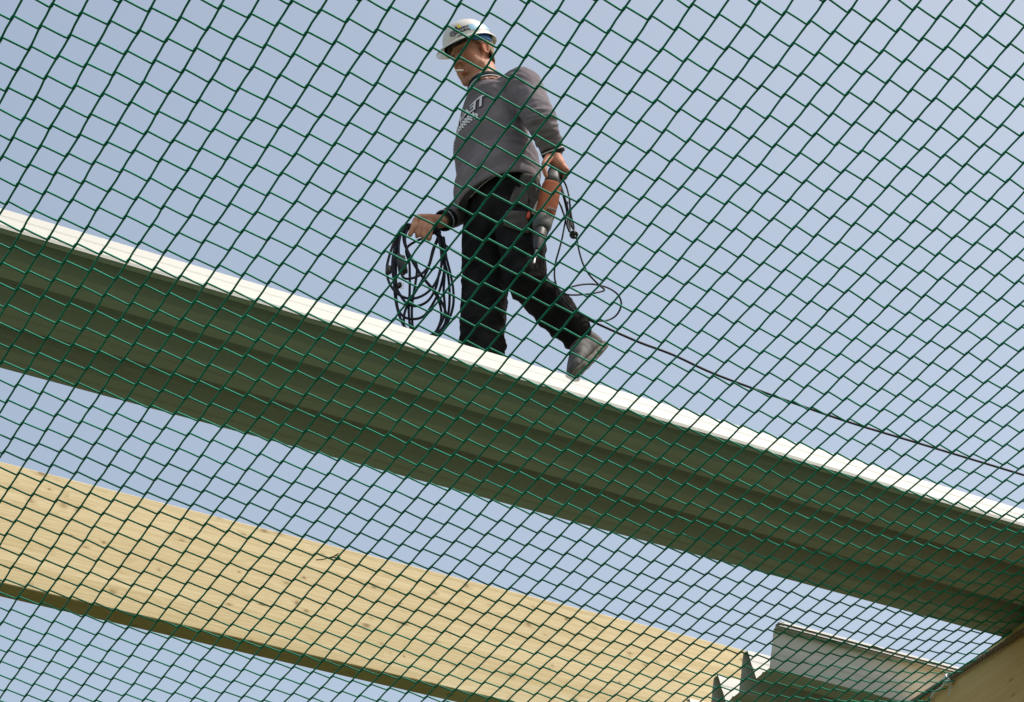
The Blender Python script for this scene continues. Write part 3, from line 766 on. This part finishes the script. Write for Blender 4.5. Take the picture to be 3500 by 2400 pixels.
bd.add(top_ + bot_, [(i, i + 1, 25 + i, 24 + i) for i in range(23)]); o = build('neck_strap', bd, M['blue'], hatr); s = o.modifiers.new('t', 'SOLIDIFY'); s.thickness = .003
# emblem and sticker pressed on the shell, then a painted sky tint
ht = BVHTree.FromPolygons([Vector(p) for p in hat.verts()], hat.f)
def on_hat(name, P2, F, m, lift, ang, u):
    d_ = unit(math.cos(ang) * GF + math.sin(ang) * HL); e = np.cross(GU, d_)
    org = hg(-.006 + .128 * math.cos(ang), .108 * math.sin(ang), u)
    return printed(name, P2, F, m, lift, hatr, org, -d_, e, GU, ht)
def quad(w, h, n=6):
    P = [(x, y) for x in np.linspace(-w / 2, w / 2, n) for y in np.linspace(-h / 2, h / 2, 4)]
    return P, [(i * 4 + k, (i + 1) * 4 + k, (i + 1) * 4 + k + 1, i * 4 + k + 1) for i in range(n - 1) for k in range(3)]
AG = math.radians(36)
Pt, Ft = text_mesh('QUICK', .030, 2, .1, .0035); on_hat('emblem', Pt - (0, .004), Ft, M['navy'], .0012, AG, .077)
Pt, Ft = text_mesh('QUICK', .030, 2, .1, -.0006); on_hat('emblem', Pt - (0, .004), Ft, M['white'], .0020, AG, .077)
on_hat('emblem', [(-.022, .018), (.002, .018), (-.004, .036), (-.012, .030)], [(0, 1, 2, 3)], M['navy'], .0012, AG, .077)
on_hat('emblem', [(.003, .018), (.020, .018), (.010, .040), (-.002, .040)], [(0, 1, 2, 3)], M['yellow'], .0012, AG, .077)
on_hat('emblem', *quad(.032, .0022), M['navy'], .0012, AG, .060); on_hat('emblem', *quad(.024, .0022), M['navy'], .0012, AG, .0555)
bd = MB(); R = []  # pale blue band painted where the shell would mirror the sky
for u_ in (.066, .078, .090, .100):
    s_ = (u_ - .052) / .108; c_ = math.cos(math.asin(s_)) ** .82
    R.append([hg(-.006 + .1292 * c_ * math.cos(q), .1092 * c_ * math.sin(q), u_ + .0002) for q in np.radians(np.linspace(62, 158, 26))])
bd.add(np.concatenate(R), [(r_ * 26 + k, r_ * 26 + k + 1, r_ * 26 + 27 + k, r_ * 26 + 26 + k) for r_ in range(3) for k in range(25)]); build('sky_tint_band', bd, M['lblue'], hatr)
on_hat('sticker', [(-.02, -.012), (.022, -.012), (.0, .016)], [(0, 1, 2)], M['blue'], .0028, math.radians(112), .100)

# --- cigarette in the mouth
b = MB(); c0 = hp(.098, .010, -.071); c1 = c0 + unit(.75 * HF + .15 * HL - .18 * HU - right * .25) * .052
b.tube([c0, c0 + (c1 - c0) * .3, c0 + (c1 - c0) * .31, c1], [.004, .004, .0042, .0042], 10)
cig = build('cigarette', b, M['paper'], None, c0); tag(cig, 'white cigarette between the lips of the worker', 'cigarette')

# ------------------------------------------------------------------ drill hanging from the near hand
d0, d1 = pm(1893, 588, 6.50), pm(1838, 838, 6.47)
drill = root_empty('power_drill', d0, 'faded orange power drill held nose down in the hand of the worker', 'power drill')
dx = unit(d1 - d0); L = np.linalg.norm(d1 - d0); du = unit(np.cross(dx, vray(1860, 700))); dv = np.cross(dx, du)
def dring(t, w, h, sq=.75, n=20, off=0.0):
    a_ = np.arange(n) * 2 * math.pi / n; s_ = lambda q: np.sign(q) * np.abs(q) ** sq
    return d0 + dx * (L * t) + (w * s_(np.cos(a_)) + off)[:, None] * du + (h * s_(np.sin(a_)))[:, None] * dv
sgn = 1 if (pm(1900, 700, 6.48) - pm(1850, 700, 6.48)) @ du > 0 else -1
b = MB(); b.loft([dring(-.05, .018, .022), dring(.0, .026, .026), dring(.10, .031, .029), dring(.2, .034, .03, off=.002 * sgn)]); build('handle', b, M['grey'], drill)
b = MB(); b.loft([dring(.19, .036, .031, off=.003 * sgn), dring(.22, .041, .034, off=.004 * sgn), dring(.42, .043, .036, off=.004 * sgn), dring(.60, .042, .036, off=.002 * sgn), dring(.64, .041, .035)]); case = build('motor_case', b, M['orange'], drill)
b = MB()
for k in range(6):
    c = pm(1872 + 5.2 * k, 712 + 1.4 * k, 6.432); b.box((-.0013, -.004, -.006), (.0013, .004, .006), ax=np.eye(3), c=c)
build('vent_slots', b, M['black'], case, smooth=False)
b = MB(); b.loft([dring(.635, .0395, .034), dring(.66, .041, .035), dring(.74, .040, .034), dring(.78, .034, .03), dring(.80, .026, .026)]); build('gear_case', b, M['grey'], drill)
b = MB(); b.loft([dring(.795, .024, .024, 1), dring(.82, .0265, .0265, 1), dring(.90, .0265, .0265, 1), dring(.905, .0225, .0225, 1), dring(1.0, .020, .020, 1), dring(1.06, .012, .012, 1)]); build('chuck', b, M['black'], drill, angle=40)
b = MB(); b.loft([dring(1.05, .0065, .0065, 1, 8), dring(1.15, .0065, .0065, 1, 8), dring(1.155, .0045, .0045, 1, 8), dring(1.20, .0045, .0045, 1, 8), dring(1.205, .006, .006, 1, 8), dring(1.24, .0055, .0055, 1, 8)]); build('bit', b, M['steel'], drill, angle=40)
# mains lead: bunched, plugged and one long loop swinging out behind him
R1 = lambda x, y: (1780 + x * .2509, 500 + y * .2509); R3 = lambda x, y: (1780 + x * .2948, 850 + y * .2948)
b = MB(); r = .0042
lead1 = [R1(440, 390), R1(500, 470), R1(560, 620), R1(610, 800), R1(640, 980), R1(655, 1150), R1(672, 1110), R1(650, 900), R1(600, 700), R1(540, 520), R1(470, 420)]
b.tube(spline([pm(x, y, 6.49 - .006 * (k % 3)) for k, (x, y) in enumerate(lead1)], 8), r, 8)
lead2 = [R1(480, 380), R1(560, 440), R1(625, 560), R1(665, 740), R1(675, 950), R1(700, 1100), R1(725, 1120), R1(690, 960), R1(672, 800)]
b.tube(spline([pm(x, y, 6.50 - .008 * (k % 2)) for k, (x, y) in enumerate(lead2)], 8), r, 8)
lead3 = [R1(430, 620), R1(530, 780), R1(570, 880), R1(610, 1000), R1(640, 1110), R1(670, 1170)]
b.tube(spline([pm(x, y, 6.54 if k == 0 else 6.475) for k, (x, y) in enumerate(lead3)], 8), r, 8)
lead4 = [R1(640, 760), R1(625, 900), R1(600, 1060), R1(560, 1270), R1(520, 1420)]
l4 = [(x, y, 6.50) for x, y in lead4] + [(*R3(*q), m_) for q, m_ in (((400, 180), 6.51), ((392, 330), 6.52), ((430, 470), 6.53), ((520, 620), 6.55), ((650, 740), 6.57), ((850, 828), 6.60), ((1000, 832), 6.62), ((1110, 770), 6.62), ((1165, 650), 6.60), ((1130, 540), 6.58), ((1030, 465), 6.55), ((900, 422), 6.52), ((760, 412), 6.50), ((600, 440), 6.49), ((490, 495), 6.49), ((560, 535), 6.49), ((750, 530), 6.49), ((920, 502), 6.50), ((968, 475), 6.50), ((900, 415), 6.50), ((800, 310), 6.50), ((730, 195), 6.50), ((690, 80), 6.50), ((665, -30), 6.50))] + [(*R1(765, 1280), 6.50), (*R1(745, 1220), 6.49)]
b.tube(spline([pm(*q) for q in l4], 8), r * .95, 8)
build('lead', b, M['cable'], drill)
b = MB(); pc_ = pm(*R1(722, 1205), 6.475); tdir = -vray(1961, 802)
b.tube([pc_ - tdir * .03, pc_ - tdir * .02, pc_ - tdir * .0, pc_ + tdir * .012, pc_ + tdir * .014], [.010, .0165, .0185, .0185, .017], 18); pl = build('plug', b, M['black'], drill, angle=40)
b = MB(); pr = unit(np.cross(tdir, UP)); pu = np.cross(pr, tdir)
for x, y in ((-.004, .011), (-.006, -.007)): b.tube([pc_ + tdir * .012 + pr * x + pu * y, pc_ + tdir * .031 + pr * x + pu * y], .0026, 8)
for x in (-.0175, .0165): b.box((-.002, -.003, -.002), (.002, .003, .012), ax=np.stack([pr, pu, tdir]), c=pc_ + pr * x)
build('pins', b, M['pin'], pl)

# ------------------------------------------------------------------ coiled extension cord in the far hand, tail trailing off along the roof
R2 = lambda x, y: (1300 + x * .3136, 680 + y * .3136)
cord = root_empty('extension_cord', pm(1440, 795, 6.94), 'dark blue extension cord coiled in the front hand and trailing away behind', 'cord')
loops = [
 [(600, 360), (350, 285), (250, 300), (160, 450), (90, 650), (70, 800), (110, 940), (210, 1050), (350, 1088), (500, 1030), (610, 900), (665, 720), (650, 500)],
 [(590, 370), (330, 290), (230, 340), (165, 500), (130, 700), (150, 900), (200, 1020), (290, 1140), (400, 1168), (520, 1110), (600, 980), (640, 820), (690, 600), (660, 440)],
 [(585, 365), (340, 300), (215, 380), (150, 600), (150, 900), (175, 1150), (250, 1280), (370, 1310), (480, 1270), (580, 1130), (660, 950), (700, 700), (640, 470)],
 [(600, 350), (345, 310), (270, 420), (300, 580), (390, 740), (480, 880), (570, 990), (660, 1110), (715, 1250), (700, 1370), (620, 1470), (500, 1500), (350, 1450), (310, 1250), (320, 1000), (318, 720), (300, 520)],
 [(620, 345), (350, 300), (240, 330), (180, 480), (150, 760), (160, 1050), (200, 1250), (270, 1400), (400, 1490), (560, 1490), (680, 1400), (740, 1250), (755, 1050), (740, 850), (700, 680), (670, 480)],
 [(610, 350), (340, 290), (255, 400), (290, 560), (420, 800), (560, 970), (640, 1120), (665, 1260), (640, 1380), (570, 1480), (420, 1500), (280, 1440), (255, 1320), (290, 1170), (420, 950), (520, 760), (580, 560)],
 [(640, 340), (350, 300), (225, 360), (175, 560), (170, 850), (175, 1100), (215, 1290), (290, 1430), (430, 1520), (590, 1500), (720, 1370), (790, 1180), (795, 1000), (765, 820), (720, 640), (690, 470)],
 [(600, 360), (345, 295), (240, 350), (200, 520), (215, 740), (250, 855), (330, 868), (430, 830), (520, 740), (570, 560)],
 [(620, 350), (340, 300), (250, 360), (280, 520), (335, 640), (400, 760), (350, 1120), (345, 1300), (370, 1430), (480, 1500), (610, 1440), (700, 1250), (690, 1000), (700, 780), (680, 520)],
]
pts = []
for k, lp in enumerate(loops):
    n_ = len(lp); mm = 6.955 + .012 * ((k * 5) % 7 - 3)
    for i, (x, y) in enumerate(lp):
        s_ = math.sin(2 * math.pi * i / n_ + k); grip = 1.0 if (y < 380 and 300 < x < 660) else 0.0
        q = pm(*R2(x, y), mm + .030 * s_ if not grip else 6.945 + .006 * ((k * 3) % 5 - 2)); pts.append(q)
tail = [(*R2(690, 420), 6.93), (*R2(705, 500), 6.95), (*R2(760, 540), 6.99), (*R2(850, 595), 7.03), (1700, 945, 7.06), (1840, 1012, 7.04), (1936, 1055, 7.0), (1965, 1070, 6.98), (2036, 1104, 6.95), (2180, 1168, 6.92), (2300, 1213, 6.9), (2439, 1277, 6.9), (2636, 1350, 6.9), (2883, 1437, 6.9), (3126, 1511, 6.9), (3410, 1597, 6.9), (3700, 1685, 6.9), (4100, 1805, 6.9)]
pts += [pm(*q) for q in tail]
b = MB(); b.tube(spline(pts, 7), .0057, 8); build('cable', b, M['cable'], cord)
b = MB(); c = pm(*R2(235, 720), 6.925); ux = unit(pm(*R2(215, 590), 6.925) - pm(*R2(262, 850), 6.925)); uy = unit(np.cross(ux, vray(1375, 905))); uz = np.cross(ux, uy)
def rbox(c, ax3, hx, n=24, sq=.4):
    a_ = np.arange(n) * 2 * math.pi / n; s_ = lambda q: np.sign(q) * np.abs(q) ** sq
    return [c + ax3[0] * (hx[0] * t) + k * ((hx[1] * s_(np.cos(a_)))[:, None] * ax3[1] + (hx[2] * s_(np.sin(a_)))[:, None] * ax3[2]) for t, k in ((-1.25, .25), (-1.0, .5), (-.95, .85), (-.85, 1), (.85, 1), (.95, .85), (1.1, .35), (1.3, .25))]
b.loft(rbox(c, (ux, uy, uz), (.040, .020, .018))); sb = build('socket_block', b, M['black'], cord, angle=50)
b = MB(); c = pm(*R2(88, 775), 6.93); b.loft(rbox(c, (UP, A(1, 0, 0), A(0, 1, 0)), (.018, .012, .014), 18, .8)); build('coupling', b, M['black'], cord, angle=50)
b = MB(); c = pm(*R2(188, 950), 6.93); b.tube([c + A(.012, 0, .02), c + A(.008, 0, .008), c, c - A(.008, 0, 0.002)], [.006, .013, .014, .013], 14); p2 = build('plug', b, M['black'], cord, angle=50)
b = MB()
for k in range(4): q = c + A(.011, -.006, -.012 + .008 * k); b.tube([q, q + A(.012, -.004, .001)], .0018, 6)
build('pins', b, M['pin'], p2)

# small tools in the pockets
b = MB(); q0, q1 = pm(1808, 728, 6.568), pm(1803, 748, 6.565); b.tube([q0, q0 + (q1 - q0) * .5, q1], [.007, .0075, .006], 8); o = build('carpenter_pencil', b, M['red'], None, q0); tag(o, 'short orange red carpenter pencil stuck in the grey trouser pocket', 'pencil')
b = MB(); q0, q1 = pm(1840, 694, 6.57), pm(1824, 730, 6.56); ax_ = unit(q1 - q0); sx_ = unit(np.cross(ax_, vray(1830, 710))); b.box((-.009, -.006, 0), (.009, .006, np.linalg.norm(q1 - q0)), ax=np.stack([sx_, np.cross(ax_, sx_), ax_]), c=q0)
b.box((-.006, -.004, -.012), (.006, .004, -.0005), ax=np.stack([sx_, np.cross(ax_, sx_), ax_]), c=q0)
o = build('folding_rule', b, M['rule'], None, q0, smooth=False); tag(o, 'pale folding rule poking out of the pocket beside the drill', 'folding rule')


# ------------------------------------------------------------------ light, sky, camera
# towards the sun: along d, towards the viewer (-m), up
sv = unit(A(.43, -.31, .95)); sw = A(sv[0] * DX - sv[1] * DY, sv[0] * DY + sv[1] * DX, sv[2])
el = math.asin(sw[2]); az = math.atan2(sw[0], sw[1])
sl = bpy.data.lights.new('sun', 'SUN'); sl.energy = 3.1; sl.angle = math.radians(.5); sl.color = (1, .965, .91)
so = bpy.data.objects.new('sun', sl); COL.objects.link(so)
so.rotation_euler = Vector(sw).to_track_quat('Z', 'Y').to_euler()
so.location = (0, 0, 30)
wd = bpy.data.worlds.new('World'); scene.world = wd; wd.use_nodes = True
nt = wd.node_tree; bg = nt.nodes['Background']
sk = nt.nodes.new('ShaderNodeTexSky'); sk.sky_type = 'NISHITA'; sk.sun_disc = False
sk.sun_elevation = el; sk.sun_rotation = az; sk.air_density = 1.0; sk.dust_density = 2.2; sk.ozone_density = 1.0; sk.altitude = 100
sky_gain = nt.nodes.new('ShaderNodeMix'); sky_gain.data_type = 'RGBA'; sky_gain.blend_type = 'MULTIPLY'; sky_gain.inputs['Factor'].default_value = 1   # added gain: brightens the whole sky, blue least
sky_gain.inputs[7].default_value = (1.72, 1.43, 1.09, 1); nt.links.new(sk.outputs[0], sky_gain.inputs[6]); nt.links.new(sky_gain.outputs[2], bg.inputs['Color']); bg.inputs['Strength'].default_value = .15

cam = bpy.data.cameras.new('camera'); co = bpy.data.objects.new('camera', cam); COL.objects.link(co)
cam.sensor_fit = 'HORIZONTAL'; cam.sensor_width = 36; cam.lens = FOC / 3500 * 36; cam.clip_end = 2000; cam.clip_start = .05
co.location = (0, 0, EYE); co.rotation_euler = (math.pi / 2 + PITCH, 0, 0)
scene.camera = co
vs = scene.view_settings; vs.view_transform = 'Standard'; vs.look = 'None'; vs.gamma = 1; vs.use_curve_mapping = False; vs.exposure = .35
for o in bpy.data.objects:
    if '_org' in o: del o['_org']
